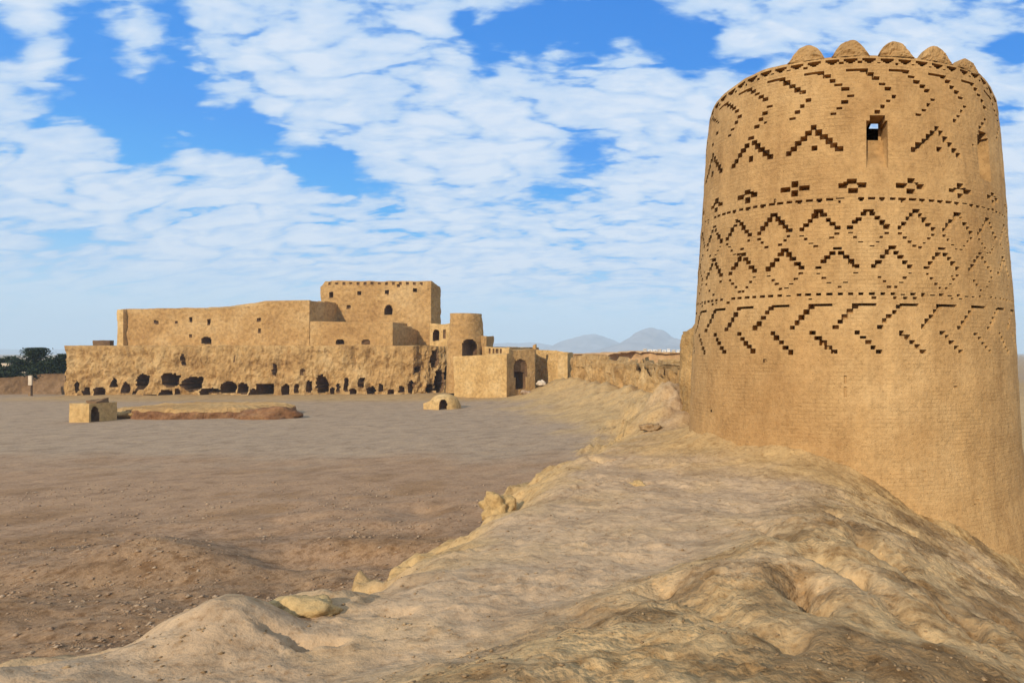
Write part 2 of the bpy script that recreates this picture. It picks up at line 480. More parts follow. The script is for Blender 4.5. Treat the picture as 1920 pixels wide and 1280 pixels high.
    def pit(px, py, zz, w, dep):
        nonlocal z
        x0, y0 = g(px, py, zz)
        z = z - 1.1 * dep * np.exp(-(((X - x0) / w) ** 2 + ((Y - y0) / (w * 1.3)) ** 2)) * (1 + .6 * perlin(X * 6, Y * 6, 5.))
    pit(1645, 1085, -2.55, .22, .34); pit(1500, 1130, -2.15, .2, .26); pit(1530, 1170, -2.15, .16, .2)
    pit(1240, 1080, -1.95, .22, .12); pit(1800, 1190, -2.6, .24, .2); pit(1830, 1230, -2.6, .2, .16)
    pit(1480, 1260, -2.0, .12, .12); pit(1905, 1170, -2.9, .2, .2); pit(1200, 905, -2.4, .14, .16); pit(955, 905, -2.35, .16, .25)
    z = z * (1 - far) + (COURT - 1.0) * far
    return z, dict(onr=onr, s=s, hump=hump, drop=drop, near=near, farw=farw, rub=rub, far=far)

def graded(lo, hi, step, outer, grow=1.09, glo=1.012):
    a = list(np.arange(lo, hi + 1e-6, step))
    st, v = step, a[-1]
    while v < outer[1]:
        st = min(st * (grow if st < 1.0 else 1.06), 400); v += st; a.append(v)
    st, v = step, a[0]
    b = []
    while v > outer[0]:
        st = min(st * (glo if st < 1.0 else 1.06), 400); v -= st; b.append(v)
    return np.array(b[::-1] + a)
gx = graded(-6.5, 4.2, .036, (-7000, 7000), 1.03, 1.012)
gy = graded(3.2, 13.0, .036, (-1500, 9000), 1.012, 1.1)
GX, GY = np.meshgrid(gx, gy)
GZ, inf = terrain(GX, GY)
nx, ny = len(gx), len(gy)
vid = np.arange(nx * ny).reshape(ny, nx)
faces = np.stack([vid[:-1, :-1], vid[:-1, 1:], vid[1:, 1:], vid[1:, :-1]], -1).reshape(-1, 4)
ground = link('ground', np.stack([GX, GY, GZ], -1).reshape(-1, 3), faces, M['ground'], smooth=True)
tag(ground, kind='structure')
# soil colours: what the earth is made of, by place
c = lambda *v: np.array(v)[None, None, :]
grey, brown, rubc, pathc, humpc, gold, plain = c(.335, .24, .155), c(.325, .205, .118), c(.285, .18, .10), c(.44, .305, .182), c(.47, .312, .15), c(.46, .30, .13), c(.36, .25, .14)
def L(a, b, t): return a * (1 - t[..., None]) + b * t[..., None]
nz = fbm(GX * .12, GY * .12, 55., 5)
soil = L(grey + 0 * GX[..., None], brown, sstep(52, 40, GY + 8 * nz))
soil = L(soil, rubc, sstep(27, 21, GY + 3 * nz))
soil = L(soil, c(.25, .145, .07), sstep(.15, .55, fbm(GX * .25, GY * .25, 61., 4)) * sstep(60, 30, GY) * .7)
soil = L(soil, gold * .85, sstep(98, 108, GY) * sstep(-125, -108, GX) * sstep(200, 150, GY) * .8)
dwl, _ = seg_d(GX, GY, *P(1066, 0, 112)[:2], *P(1330, 0, 60)[:2])
soil = L(soil, gold, .85 * sstep(13, 6, dwl + 4 * nz))
rr = inf['onr']
rcol = L(pathc + 0 * GX[..., None], humpc, np.clip(inf['hump'] * (.9 + .5 * fbm(GX * .7, GY * .7, 66., 4)) + .35 * sstep(.1, .6, fbm(GX * .6, GY * .6, 67., 5)), 0, 1))
rcol = L(rcol, gold, sstep(-.5, .35, -inf['s'] + .35 * nz))
rcol = L(rcol, gold, .85 * sstep(1.7, .7, inf['s'] + .5 * fbm(GX * .9, GY * .9, 91., 4)) * sstep(6.5, 9, GY) * sstep(30, 22, GY))
rcol = L(rcol, c(.46, .305, .14), .9 * inf['farw'])
rcol = L(rcol, c(.47, .30, .125), sstep(7.4, 5.0, np.hypot(GX - TX, GY - TY) + 1.0 * fbm(GX * .6, GY * .6, 6., 3)) * .9)
brn = sstep(-.05, .40, fbm(GX * .9, GY * .6, 71., 7)) * inf['hump']
rcol = L(rcol, c(.23, .14, .062), brn * .8)
soil = L(soil, rcol, rr)
soil = L(soil, plain, inf['far'])
me = ground.data
ca = me.color_attributes.new('soil', 'FLOAT_COLOR', 'POINT')
ca.data.foreach_set('color', np.concatenate([soil, np.ones(GX.shape + (1,))], -1).astype(np.float32).ravel())
fa = me.attributes.new('rubble', 'FLOAT', 'POINT')
rubv = np.clip(.15 + .75 * inf['rub'] * (1 - rr) + .75 * rr * inf['hump'] + .25 * rr * inf['farw'], 0, 1)
fa.data.foreach_set('value', rubv.astype(np.float32).ravel())

def gz(x, y):
    z, _ = terrain(np.array([[float(x)]]), np.array([[float(y)]]))
    return float(z[0, 0])

# ------------------------------------------------------------------ the decorated round tower
def tower_R(z):
    return np.interp(z, [-9, -5.5, -3.6, -2.4, 0, 6.7, 6.9], [6.1, 5.15, 4.72, 4.55, 4.43, 3.97, 3.97])
def build_tower():
    root = empty('round_tower', (TX, TY, -2.5), 'tall round mud-brick tower with bands of pierced zigzag and chevron patterns', 'tower')
    NA, cell = 960, .030
    z0, z1 = -8.5, 6.72
    NZ = int((z1 - z0) / cell)
    zc = z0 + (np.arange(NZ) + .5) * cell
    phc = ((np.arange(NA) + .5) / NA * 360 - 180)           # 0 deg faces the camera, positive to the right
    H = np.zeros((NZ, NA)); kind = np.zeros((NZ, NA), int)
    toC = math.atan2(-TX, -TY)                               # direction towards the camera
    rnd = random.Random(4)
    def zz(py, R=None):                                      # centre-line pixel row -> height on the front face
        z = (HY - py) / F * 15.85
        for _ in range(4): z = (HY - py) / F * (20 - float(tower_R(z))) * .9925
        return z
    def hole(ph, z, wdeg, h, d=.34):
        if d > .19: d = .32
        dph = (phc - ph + 180) % 360 - 180
        ix = np.ix_(np.where(np.abs(zc - z) < h / 2)[0], np.where(np.abs(dph) < wdeg / 2)[0])
        H[ix] = np.maximum(H[ix], d)
    def dot(ph, z, w=.14, h=.10, d=.30, miss=.05):
        if rnd.random() < miss: return
        R = float(tower_R(z))
        hole(ph + rnd.uniform(-.12, .12), z + rnd.uniform(-.012, .012), math.degrees(w * rnd.uniform(.84, 1.14) / R), h * rnd.uniform(.82, 1.12), d * rnd.uniform(.7, 1.05))
    deg = lambda px, R=4.2: math.degrees(px * .01205 / R)     # horizontal photo pixels -> degrees of arc
    # top dentils under the battlements
    for k in range(60):
        a = k * 6.0 - 180
        for q, w in enumerate((.34, .22, .10)):
            hole(a, zz(112) - q * .043, math.degrees(w / 4.0), .045, .28)
        if rnd.random() < .8: dot(a + 3.0, zz(119), .08, .05, .18, 0)
    # row A: short bar, then steps down to the right
    for k in range(26):
        a = k * 360 / 26 - 180 + 5.0
        hole(a - deg(24), zz(131), deg(32), .055, .16)
        for j in range(5):
            dot(a + deg(-4 + 11.5 * j), zz(133 + 8.3 * j), .17, .088, .20, .03)
    # row B: the opposite way
    for k in range(26):
        a = k * 360 / 26 - 180 - 2.0
        for j in range(4):
            dot(a + deg(12 - 11 * j), zz(181 + 10.5 * j), .14, .08, .16, .12)
    # row C: large chevrons with a dot below, between the windows
    for a in (-35.5, -11.8, 28.7, -60, 78, 100, 125, 150, -85, -110, -135, -160):
        for s in (-1, 1):
            for j in range(1, 6):
                dot(a + s * deg(10.2 * j), zz(236 + 8.6 * j), .165, .135, .36, 0)
        dot(a, zz(234), .15, .12, .36, 0)
        dot(a + deg(3), zz(274), .15, .13, .36, 0)
    # row D: four-hole clovers
    for k in range(20):
        a = k * 18.2 - 182 + .6
        z = zz(348)
        dot(a, z + .11, .20, .14, .38, 0); dot(a, z - .11, .20, .13, .38, 0)
        for s in (-1, 1):
            dot(a + s * deg(19), z + .005, .22, .11, .38, 0)
            dot(a + s * deg(12.5), z + .045, .10, .07, .38, 0)
    # string course 1
    for k in range(112):
        a = k * 360 / 112 - 180
        dot(a, zz(372), .16, .055, .22, .12)
        if k % 2: dot(a, zz(377), .08, .04, .2, .3)
    # row E and F: chevrons in dots with a weathered mirror image beneath
    for (n, a0, y0, st, ww) in ((24, 5.4, 394, 8.0, .14), (22, -4.0, 464, 8.8, .15)):
        for k in range(n):
            a = a0 + k * 360 / n
            dot(a, zz(y0), .20, .085, .34, 0)
            for s in (-1, 1):
                for j in range(1, 5):
                    dot(a + s * deg(8.4 * j), zz(y0 + st * j), ww, .10, .34, 0)
                for j in range(0, 4):
                    dot(a + s * deg(33 - 9 * j), zz(y0 + st * 5.4 + st * j), .10, .05, .10, .25)
    # string course 2
    for k in range(116):
        a = k * 360 / 116 - 180
        dot(a, zz(551), .13, .06, .24, .10)
        if rnd.random() < .35: dot(a + .6, zz(558), .1, .045, .16, .2)
    # row G: bar with steps down to the left; row H: steps down to the right
    for k in range(28):
        a = k * 360 / 28 - 180 + 1.1
        hole(a + deg(20), zz(571), deg(38), .06, .20)
        for j in range(5):
            dot(a + deg(1 - 8.6 * j), zz(574 + 9.6 * j), .14, .11, .22, .02)
        for j in range(5):
            dot(a + deg(5 + 9.4 * j), zz(624 + 8.8 * j), .145, .10, .24, .02)
    dot(-1.6, zz(712), .05, .18, .05, 0); dot(-1.5, zz(735), .05, .22, .05, 0)
    for _ in range(45):                                      # knocked-out brick corners
        dot(rnd.uniform(-180, 180), rnd.uniform(-4, 6.3), rnd.uniform(.05, .12), rnd.uniform(.045, .07), rnd.uniform(.03, .08), 0)
    # windows: open at the top, the lower part a sloping sill
    for wi, (a, wd) in enumerate(((8.4, 41), (51.0, 44), (95, 42), (-170, 42), (-125, 42))):
        zb, ztp = zz(316), zz(218)
        w2 = deg(wd) / 2
        dph = (phc - a + 180) % 360 - 180
        for i, z in enumerate(zc):
            if not (zb < z < ztp): continue
            ww = w2 * (1.0 if z < ztp - .12 else .72)
            cols = np.abs(dph) < ww
            t = (z - zb) / (ztp - zb)
            dd = .10 + .30 * min(1, max(0, (t - .02) / .4)) if t < .66 else .6
            H[i, cols] = dd
            kind[i, cols] = wi + 1 if t < .66 else -(wi + 1)
    # vertex grids
    zv = z0 + np.arange(NZ + 1) * cell
    pv = R_(1) * (np.arange(NA + 1) / NA * 360 - 180)
    th = toC - 0.0
    PH, ZV = np.meshgrid(pv, zv)
    # to the right of the camera line = anticlockwise seen from above about the axis is decided by sign below
    ang = th - PH
    R0 = tower_R(ZV) + .022 * fbm(np.cos(ang) * 2, np.sin(ang) * 2, ZV * .6, 4) + .012 * fbm(np.cos(ang) * 9, np.sin(ang) * 9, ZV * 2.4, 3)
    erode = sstep(5.9, 6.7, ZV) * sstep(-25, -70, np.degrees(PH)) * 0.0
    # thickness of each outer/inner vertex
    pdeg = np.degrees(PH)
    rim_drop = .34 * sstep(-28, -85, pdeg) + .42 * sstep(48, 85, pdeg) + .05 * fbm(pdeg * .05, 3.3, 1., 3) * sstep(20, 40, np.abs(pdeg))
    ZV = ZV - rim_drop * sstep(5.6, 6.7, ZV)
    Hv = np.zeros((NZ + 1, NA + 1))
    for a in (0, 1):
        for b in (0, 1):
            Hv[a:NZ + a, b:NA + b] = np.maximum(Hv[a:NZ + a, b:NA + b], H)
    Hv[:, 0] = Hv[:, -1] = np.maximum(Hv[:, 0], Hv[:, -1])
    def ring(Rr):
        return np.stack([TX + Rr * np.sin(ang), TY + Rr * np.cos(ang), ZV], -1).reshape(-1, 3)
    # sin/cos convention: angle measured from +Y towards +X
    Vo, Vi = ring(R0), ring(R0 - Hv)
    n1 = (NZ + 1) * (NA + 1)
    V = np.concatenate([Vo, Vi])
    id_ = np.arange(n1).reshape(NZ + 1, NA + 1)
    hol = H > 0
    q = np.stack([id_[:-1, :-1], id_[:-1, 1:], id_[1:, 1:], id_[1:, :-1]], -1)
    body = [q[~hol]]
    thru = kind < 0
    body.append(q[hol & (kind == 0)] + n1)
    sill = {}
    for wi in range(1, 6):
        sill[wi] = [q[kind == wi] + n1]
    def side(mask_a, mask_b, va, vb, kk):
        """walls where exactly one of two neighbouring cells is a hole"""
        m = mask_a != mask_b
        f = np.stack([va[m], vb[m], vb[m] + n1, va[m] + n1], -1)
        k = np.abs(kk[m])
        body.append(f[k == 0])
        for wi in range(1, 6):
            if (k == wi).any(): sill[wi].append(f[k == wi])
    side(hol[:, :-1], hol[:, 1:], id_[:-1, 1:-1], id_[1:, 1:-1], np.where(np.abs(kind[:, :-1]) > 0, kind[:, :-1], kind[:, 1:]))
    side(hol[:-1], hol[1:], id_[1:-1, :-1], id_[1:-1, 1:], np.where(np.abs(kind[:-1]) > 0, kind[:-1], kind[1:]))
    # interior face of the shell, a floor under the battlements with a smoke hole
    NI = 136
    pin = np.arange(NI + 1) / NI * 2 * math.pi - math.pi
    zi = np.arange(-1.0, 6.75, .12)
    base = len(V); extra = []; bf = []
    PI_, ZI = np.meshgrid(pin, zi)
    Ri = tower_R(ZI) - .62
    extra.append(np.stack([TX + Ri * np.sin(th - PI_), TY + Ri * np.cos(th - PI_), ZI], -1).reshape(-1, 3))
    ii = base + np.arange(PI_.size).reshape(PI_.shape)
    qi = np.stack([ii[:-1, :-1], ii[1:, :-1], ii[1:, 1:], ii[:-1, 1:]], -1)
    pm = np.degrees((pin[:-1] + pin[1:]) / 2); zm = (zi[:-1] + zi[1:]) / 2
    keep = np.ones(qi.shape[:2], bool)
    zlo, zhi = zz(316) + .66 * (zz(218) - zz(316)) , zz(218)
    for a in (8.4, 51.0, 95, -170, -125):
        d = np.abs((pm - a + 180) % 360 - 180)
        keep &= ~((d[None, :] < deg(21) * .95) & ((zm > zlo - .02) & (zm < zhi + .1))[:, None])
    bf.append(qi[keep])
    bf_all = np.concatenate(body + bf)
    # top rim
    V = np.concatenate([V] + extra)
    o_top = id_[-1]
    rimin = len(V)
    Rr = tower_R(6.72) - .62
    V = np.concatenate([V, np.stack([TX + Rr * np.sin(th - pv), TY + Rr * np.cos(th - pv), ZV[-1]], -1)])
    rr_ = rimin + np.arange(NA + 1)
    bf_all = np.concatenate([bf_all, np.stack([o_top[:-1], o_top[1:], rr_[1:], rr_[:-1]], -1)])
    # uv
    v2, f2 = compact(V, bf_all)
    o = link('tower_wall', v2, f2, M['tower'], root)
    uvl = o.data.uv_layers.new(name='wrap')
    li = np.empty(len(o.data.loops), dtype=np.int32); o.data.loops.foreach_get('vertex_index', li)
    aa = np.arctan2(v2[:, 0] - TX, v2[:, 1] - TY)
    aa = (aa - (toC) + math.pi) % (2 * math.pi) - math.pi
    uv = np.stack([aa * 4.3, v2[:, 2]], -1)[li]
    uvl.data.foreach_set('uv', uv.astype(np.float32).ravel())
    for wi in range(1, 6):
        vv, ff = compact(V, np.concatenate(sill[wi]))
        w = link('window', vv, ff, M['tower'], root)
        w.data.uv_layers.new(name='wrap')
    # roof floor with smoke hole
    hx, hy, hz = P(1644, 236, 19.5)
    g = np.arange(-4, 4.01, .1)
    A, B = np.meshgrid(TX + g, TY + g)
    zf = hz
    idf = np.arange(A.size).reshape(A.shape)
    qf = np.stack([idf[:-1, :-1], idf[:-1, 1:], idf[1:, 1:], idf[1:, :-1]], -1)
    cxm, cym = A[:-1, :-1] + .05, B[:-1, :-1] + .05
    keep = (np.hypot(cxm - TX, cym - TY) < 3.5) & ~((np.abs(cxm - hx) < .17) & (np.abs(cym - hy) < .30))
    vf, ff = compact(np.stack([A, B, np.full_like(A, zf)], -1).reshape(-1, 3), qf[keep])
    link('roof', vf, ff, M['wall'], root)
    # battlements: rounded lobes standing on the rim
    for i, a in enumerate([-15, 0, 15, 30, 45, 120, 135, 150, 165]):
        vs, fs = [], []
        nu, nv = 25, 9
        hgt = (.30 if a == 45 else .38) * rnd.uniform(.9, 1.06); wid = .43 * rnd.uniform(.97, 1.03)
        for side_ in (0, 1):
            for u in range(nu):
                s = -1 + 2 * u / (nu - 1)
                tpz = hgt * max(0.02, (1 - abs(s) ** 2.1)) ** .8
                for v in range(nv):
                    z = 6.70 + tpz * v / (nv - 1)
                    aa_ = th - R_(a) - s * wid / 3.9
                    r = (3.985 if side_ == 0 else 3.62) + .012 * rnd.uniform(-1, 1) + .05 * float(perlin(s * 2 + i * 3., v * .5, i * 1.)) - (.08 * (v / (nv - 1)) ** 3 if side_ == 0 else -.06 * (v / (nv - 1)) ** 3)
                    vs.append((TX + r * math.sin(aa_), TY + r * math.cos(aa_), z))
        idm = lambda sd_, u, v: sd_ * nu * nv + u * nv + v
        for u in range(nu - 1):
            for v in range(nv - 1):
                fs.append((idm(0, u, v), idm(0, u, v + 1), idm(0, u + 1, v + 1), idm(0, u + 1, v)))
                fs.append((idm(1, u, v), idm(1, u + 1, v), idm(1, u + 1, v + 1), idm(1, u, v + 1)))
            fs.append((idm(0, u, nv - 1), idm(1, u, nv - 1), idm(1, u + 1, nv - 1), idm(0, u + 1, nv - 1)))
        for v in range(nv - 1):
            fs.append((idm(0, 0, v), idm(1, 0, v), idm(1, 0, v + 1), idm(0, 0, v + 1)))
            fs.append((idm(0, nu - 1, v), idm(0, nu - 1, v + 1), idm(1, nu - 1, v + 1), idm(1, nu - 1, v)))
        link('battlement', vs, fs, M['wall'] if False else M['tower'], root)
    return root
build_tower()

# ------------------------------------------------------------------ rough earthen blocks
def project(v):
    return CX + F * v[..., 0] / v[..., 1], HY - F * v[..., 2] / v[..., 1]
def block(name, poly, z0, ztop, cell, amp, mat, parent=None, holes=(), seed=0, ero=1.0, topamp=None, freq=.35, gouge=0.0, holemat=None):
    """a solid earthen mass with a gridded, weathered skin. poly: footprint, anticlockwise from above;
    ztop: height at each corner. holes: (px, py, w, h, depth, shape, childname) on whatever wall they meet."""
    poly = [np.array(p, float) for p in poly]
    n = len(poly)
    pts, nrm, tz = [], [], []
    for i in range(n):
        a, b = poly[i], poly[(i + 1) % n]
        L_ = np.linalg.norm(b - a); k = max(2, int(round(L_ / cell)))
        d = (b - a) / L_; nn = np.array([d[1], -d[0]])
        for j in range(k):
            pts.append(a + (b - a) * j / k); nrm.append(nn); tz.append(ztop[i] + (ztop[(i + 1) % n] - ztop[i]) * j / k)
    pts, nrm, tz = np.array(pts), np.array(nrm), np.array(tz)
    K = len(pts)
    # soften normals at corners
    nsm = nrm + np.roll(nrm, 1, 0); nsm /= np.linalg.norm(nsm, axis=1)[:, None]
    rows = max(3, int(round((tz.max() - z0) / cell)))
    if topamp is None: topamp = amp * .5
    tz = tz + topamp * fbm(pts[:, 0] * .5, pts[:, 1] * .5, seed + 3., 4)
    t = np.arange(rows + 1)[:, None] / rows
    Z = z0 + (tz[None, :] - z0) * t
    X = np.repeat(pts[None, :, 0], rows + 1, 0); Y = np.repeat(pts[None, :, 1], rows + 1, 0)
    disp = amp * ero * fbm(X * freq + seed, Y * freq, Z * freq, 5) + .25 * amp * fbm(X * 2.2, Y * 2.2 + seed, Z * 1.1, 3)
    if gouge:
        low = sstep(.42, .30, (Z - z0) / (tz[None, :] - z0))
        disp = disp * .55 + gouge * (-.5 * np.maximum(fbm(X * .9 + seed, Y * .9, Z * .22, 4), 0) - .35 * (1 - ridged(X * .45, Y * .45, Z * .12 + seed)) + .45 * low * (.4 + fbm(X * .7, Y * .7, Z * .3 + 9., 3)))
        disp = disp * (1 - .5 * sstep(.8, 1.0, t))
    hole = np.zeros_like(Z); hid = np.zeros(Z.shape, int)
    flat = np.stack([X, Y, Z], -1)
    px, py = project(flat)
    facing = (nrm[:, 0] * pts[:, 0] + nrm[:, 1] * pts[:, 1]) < 0
    for hi, h in enumerate(holes):
        hx, hy, w, hh, dep, shp = h[:6]
        want = h[7] if len(h) > 7 else None
        u, v = (px - hx) / (w / 2), (py - hy) / (hh / 2)
        if shp == 'arch':
            m = (np.abs(u) < 1) & (v < 1) & (v > -1) & ((v > 0) | (u * u + v * v < 1))
        elif shp == 'blob':
            wob = .35 * perlin(px * .25, py * .25, seed + hi * 3.)
            m = (np.abs(u + wob) ** 3 + np.abs(v - wob) ** 3) < 1
        else:
            m = (np.abs(u) < 1) & (np.abs(v) < 1)
        m &= facing[None, :]
        hole[m] = dep; hid[m] = hi + 1
    off = disp - hole
    nn = nsm[None, :, :]
    V = np.stack([X + nn[..., 0] * off, Y + nn[..., 1] * off, Z], -1)
    # holes recede straight along the wall normal
    ids = np.arange((rows + 1) * K).reshape(rows + 1, K)
    nxt = np.roll(ids, -1, 1)
    q = np.stack([ids[:-1], nxt[:-1], nxt[1:], ids[1:]], -1)
    hmax = np.maximum.reduce([hid[:-1], np.roll(hid, -1, 1)[:-1], np.roll(hid, -1, 1)[1:], hid[1:]])
    Vf = V.reshape(-1, 3)
    body = q[hmax == 0]
    faces = [tuple(r) for r in body.tolist()]
    # roof: rings shrinking to a point so the top stays rough but closed
    cen = Vf[ids[-1]].mean(0)
    inner = ids[-1]
    vlist = [Vf]
    nb = len(Vf)
    prev = ids[-1]
    for f_ in (.12, .5):
        ring_ = Vf[ids[-1]] * (1 - f_) + cen * f_
        ring_[:, 2] = Vf[ids[-1]][:, 2] - (.0 if f_ < .2 else .05)
        vlist.append(ring_)
        cur = nb + np.arange(K); nb += K
        for k in range(K):
            faces.append((int(prev[k]), int(prev[(k + 1) % K]), int(cur[(k + 1) % K]), int(cur[k])))
        prev = cur
    faces.append(tuple(int(x) for x in prev))
    VV = np.concatenate(vlist)
    o = link(name, VV, faces, mat, parent)
    for hi, h in enumerate(holes):
        fsel = q[hmax == hi + 1]
        if len(fsel) == 0: continue
        vv, ff = compact(Vf, fsel)
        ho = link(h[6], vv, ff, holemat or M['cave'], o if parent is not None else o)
    return o
def quadpoly(pxl, pxr, Yf, depth, Yr=None):
    """footprint of a wall seen from pxl to pxr at distance Yf (front), going back by depth"""
    Yr = Yf if Yr is None else Yr
    xl, xr = (pxl - CX) / F * Yf, (pxr - CX) / F * Yr
    return [(xl, Yf), (xr, Yr), (xr, Yr + depth), (xl, Yf + depth)]
def zt(py, Y): return (HY - py) / F * Y

# ------------------------------------------------------------------ the fort
Xf = lambda p, Y: (p - CX) / F * Y
fort = empty('fort', (-82, 118, -7), 'large ruined mud-brick fort with a stepped keep on a cave-riddled base', 'fort')
caves = [(143, 724, 11, 20, 3.5, 'blob'), (161, 735, 12, 14, 3, 'blob'), (186, 734, 14, 16, 3.5, 'arch'), (210, 717, 10, 16, 3, 'blob'), (235, 727, 11, 20, 3.5, 'arch'),
         (262, 716, 24, 28, 4, 'blob'), (318, 713, 26, 24, 4, 'blob'), (309, 738, 16, 12, 3, 'blob'), (360, 720, 30, 24, 4, 'blob'), (398, 732, 24, 8, 2.5, 'blob'),
         (427, 726, 24, 20, 4, 'arch'), (454, 728, 18, 18, 3.5, 'arch'), (496, 731, 34, 20, 4.5, 'rect'), (535, 732, 10, 22, 3, 'arch'),
         (602, 720, 18, 32, 3.5, 'blob'), (577, 725, 9, 20, 1.6, 'blob'), (696, 732, 14, 14, 2.6, 'blob'), (771, 727, 12, 24, 2.5, 'blob'), (280, 745, 22, 10, 2.5, 'blob'),
         (556, 728, 8, 16, 1.2, 'blob'), (648, 722, 9, 26, 1.3, 'blob'), (678, 718, 10, 18, 1.2, 'blob'), (823, 715, 16, 40, 2.2, 'blob'), (785, 692, 10, 10, 1.2, 'blob'), (838, 700, 8, 24, 1.4, 'blob'),
         (342, 674, 5, 26, .9, 'blob'), (440, 672, 4, 12, .5, 'blob'), (512, 693, 6, 20, .9, 'blob'), (565, 697, 5, 12, .6, 'blob'), (815, 672, 12, 30, .9, 'blob'), (330, 735, 9, 12, 2, 'arch'), (382, 736, 10, 14, 2, 'arch'), (250, 738, 9, 10, 2, 'blob'), (472, 735, 8, 14, 2, 'arch'), (618, 733, 10, 12, 1.8, 'arch'), (632, 728, 7, 16, 1.2, 'blob'), (661, 735, 9, 11, 1.6, 'arch'), (714, 727, 7, 14, 1.2, 'blob'), (732, 735, 9, 10, 1.4, 'arch'), (752, 730, 8, 12, 1.2, 'blob'), (805, 728, 12, 16, 1.8, 'blob')]
YB = 115.0
plat = [((118 - CX) / F * YB, YB + 1), ((135 - CX) / F * YB, YB - 1.2), ((300 - CX) / F * YB, YB - 1.6), ((520 - CX) / F * YB, YB - 1.4), ((700 - CX) / F * YB, YB - .6), ((775 - CX) / F * YB, YB), (Xf(856, 121), 121), ((860 - CX) / F * YB, YB + 40), ((118 - CX) / F * YB, YB + 40)]
zp = [zt(648, YB)] * 9
block('platform', plat, -7.6, zp, .19, 1.15, M['cliff'], fort, [cv + ('cave_opening',) for cv in caves], seed=2, topamp=.12, freq=.3, gouge=1.0)
# upper curtain wall
up = quadpoly(226, 580, 119, 4)
xl = (226 - CX) / F * 119
Xf = lambda p, Y: (p - CX) / F * Y
poly = [(Xf(226, 119), 119), (Xf(345, 119), 119), (Xf(350, 119), 119), (Xf(480, 119), 119), (Xf(505, 119), 119), (Xf(580, 119), 119), (Xf(580, 119) , 123), (Xf(226, 119), 123)]
zs = [zt(580, 119), zt(577, 119), zt(582, 119), zt(574, 119), zt(569, 119), zt(563, 119), zt(563, 119), zt(580, 119)]
small = [(357, 599, 6, 8, .8, 'arch', 'loophole'), (391, 604, 6, 10, .8, 'arch', 'loophole'), (387, 638, 15, 12, 2, 'arch', 'doorway'), (486, 599, 5, 6, .6, 'arch', 'loophole'), (487, 620, 5, 6, .5, 'arch', 'loophole'), (293, 604, 6, 5, .5, 'rect', 'loophole'), (357, 630, 5, 5, .5, 'rect', 'loophole'), (330, 604, 5, 4, .4, 'rect', 'loophole')]
block('upper_wall', poly, .6, zs, .18, .22, M['fort'], fort, small, seed=5, topamp=.14)
block('buttress', quadpoly(220, 231, 118.3, 4.5), .6, [zt(580, 118)] * 4, .25, .12, M['wall'], fort, seed=7, topamp=.05)
# stepped side wall receding from the end of the upper wall (its right face lies in shade)
block('side_wall', [(Xf(580, 119) - 1.2, 123.05), (Xf(580, 119), 123.05), (Xf(580, 119) + .1, 138), (Xf(580, 119) - 1.2, 138)], .6, [zt(564, 123), zt(564, 123), zt(590, 138), zt(590, 138)], .3, .1, M['fort'], fort, seed=8, topamp=.1)
# terrace wall in front of the keep
block('terrace_wall', quadpoly(581, 736, 118.6, 2.2), .6, [zt(602, 119), zt(606, 119), zt(606, 119), zt(602, 119)], .18, .15, M['fort'], fort, [(638, 641, 14, 9, 1.6, 'arch', 'doorway'), (686, 641, 14, 7, .4, 'arch', 'doorway')], seed=9, topamp=.06)
block('terrace_floor', quadpoly(581, 736, 120.9, 5.0), .6, [zt(603, 121) - .1] * 4, .6, .05, M['fort'], fort, seed=10)
block('side_wall', [(Xf(736, 118.6) - .9, 120.85), (Xf(736, 118.6), 120.85), (Xf(736, 118.6) + .1, 134), (Xf(736, 118.6) - .9, 134)], .6, [zt(610, 121), zt(610, 121), zt(628, 134), zt(628, 134)], .3, .08, M['fort'], fort, seed=18, topamp=.05)
# keep
YK = 127.0
kw = [(622, 553, 6, 9, 1.0, 'rect', 'loophole'), (674, 550, 6, 6, .9, 'rect', 'loophole'), (725, 548, 6, 6, .9, 'rect', 'loophole'), (778, 544, 7, 7, 1.0, 'rect', 'loophole'), (729, 581, 12, 17, 2.4, 'arch', 'window'), (654, 575, 5, 5, .5, 'rect', 'loophole'), (747, 536, 4, 4, .6, 'rect', 'loophole')]
for k in range(14):
    kw.append((618 + k * 13.2, 531.5, 4, 3, .35, 'rect', 'beam_hole'))
kp = [(Xf(602, YK), YK), (Xf(612, YK), YK - .3), (Xf(808, YK), YK), (Xf(808, YK) + .35, YK + 3.0), (Xf(602, YK), YK + 3.0)]
block('keep', kp, .6, [zt(538, YK), zt(527, YK), zt(527, YK), zt(535, YK), zt(535, YK)], .18, .2, M['fort'], fort, kw, seed=12, topamp=.1)
# small gabled house between keep and turret
block('annexe', quadpoly(806, 843, 121.5, 5), .6, [zt(608, 121), zt(606, 121), zt(606, 121), zt(606, 121)], .16, .12, M['wall'], fort, [(818, 628, 11, 20, 2.0, 'arch', 'doorway'), (833, 626, 3, 16, .3, 'rect', 'niche')], seed=14, topamp=.25)
block('parapet', quadpoly(174, 206, 124, .8), .6, [zt(638, 124)] * 4, .3, .08, M['darkwall'], fort, seed=15, topamp=.05)

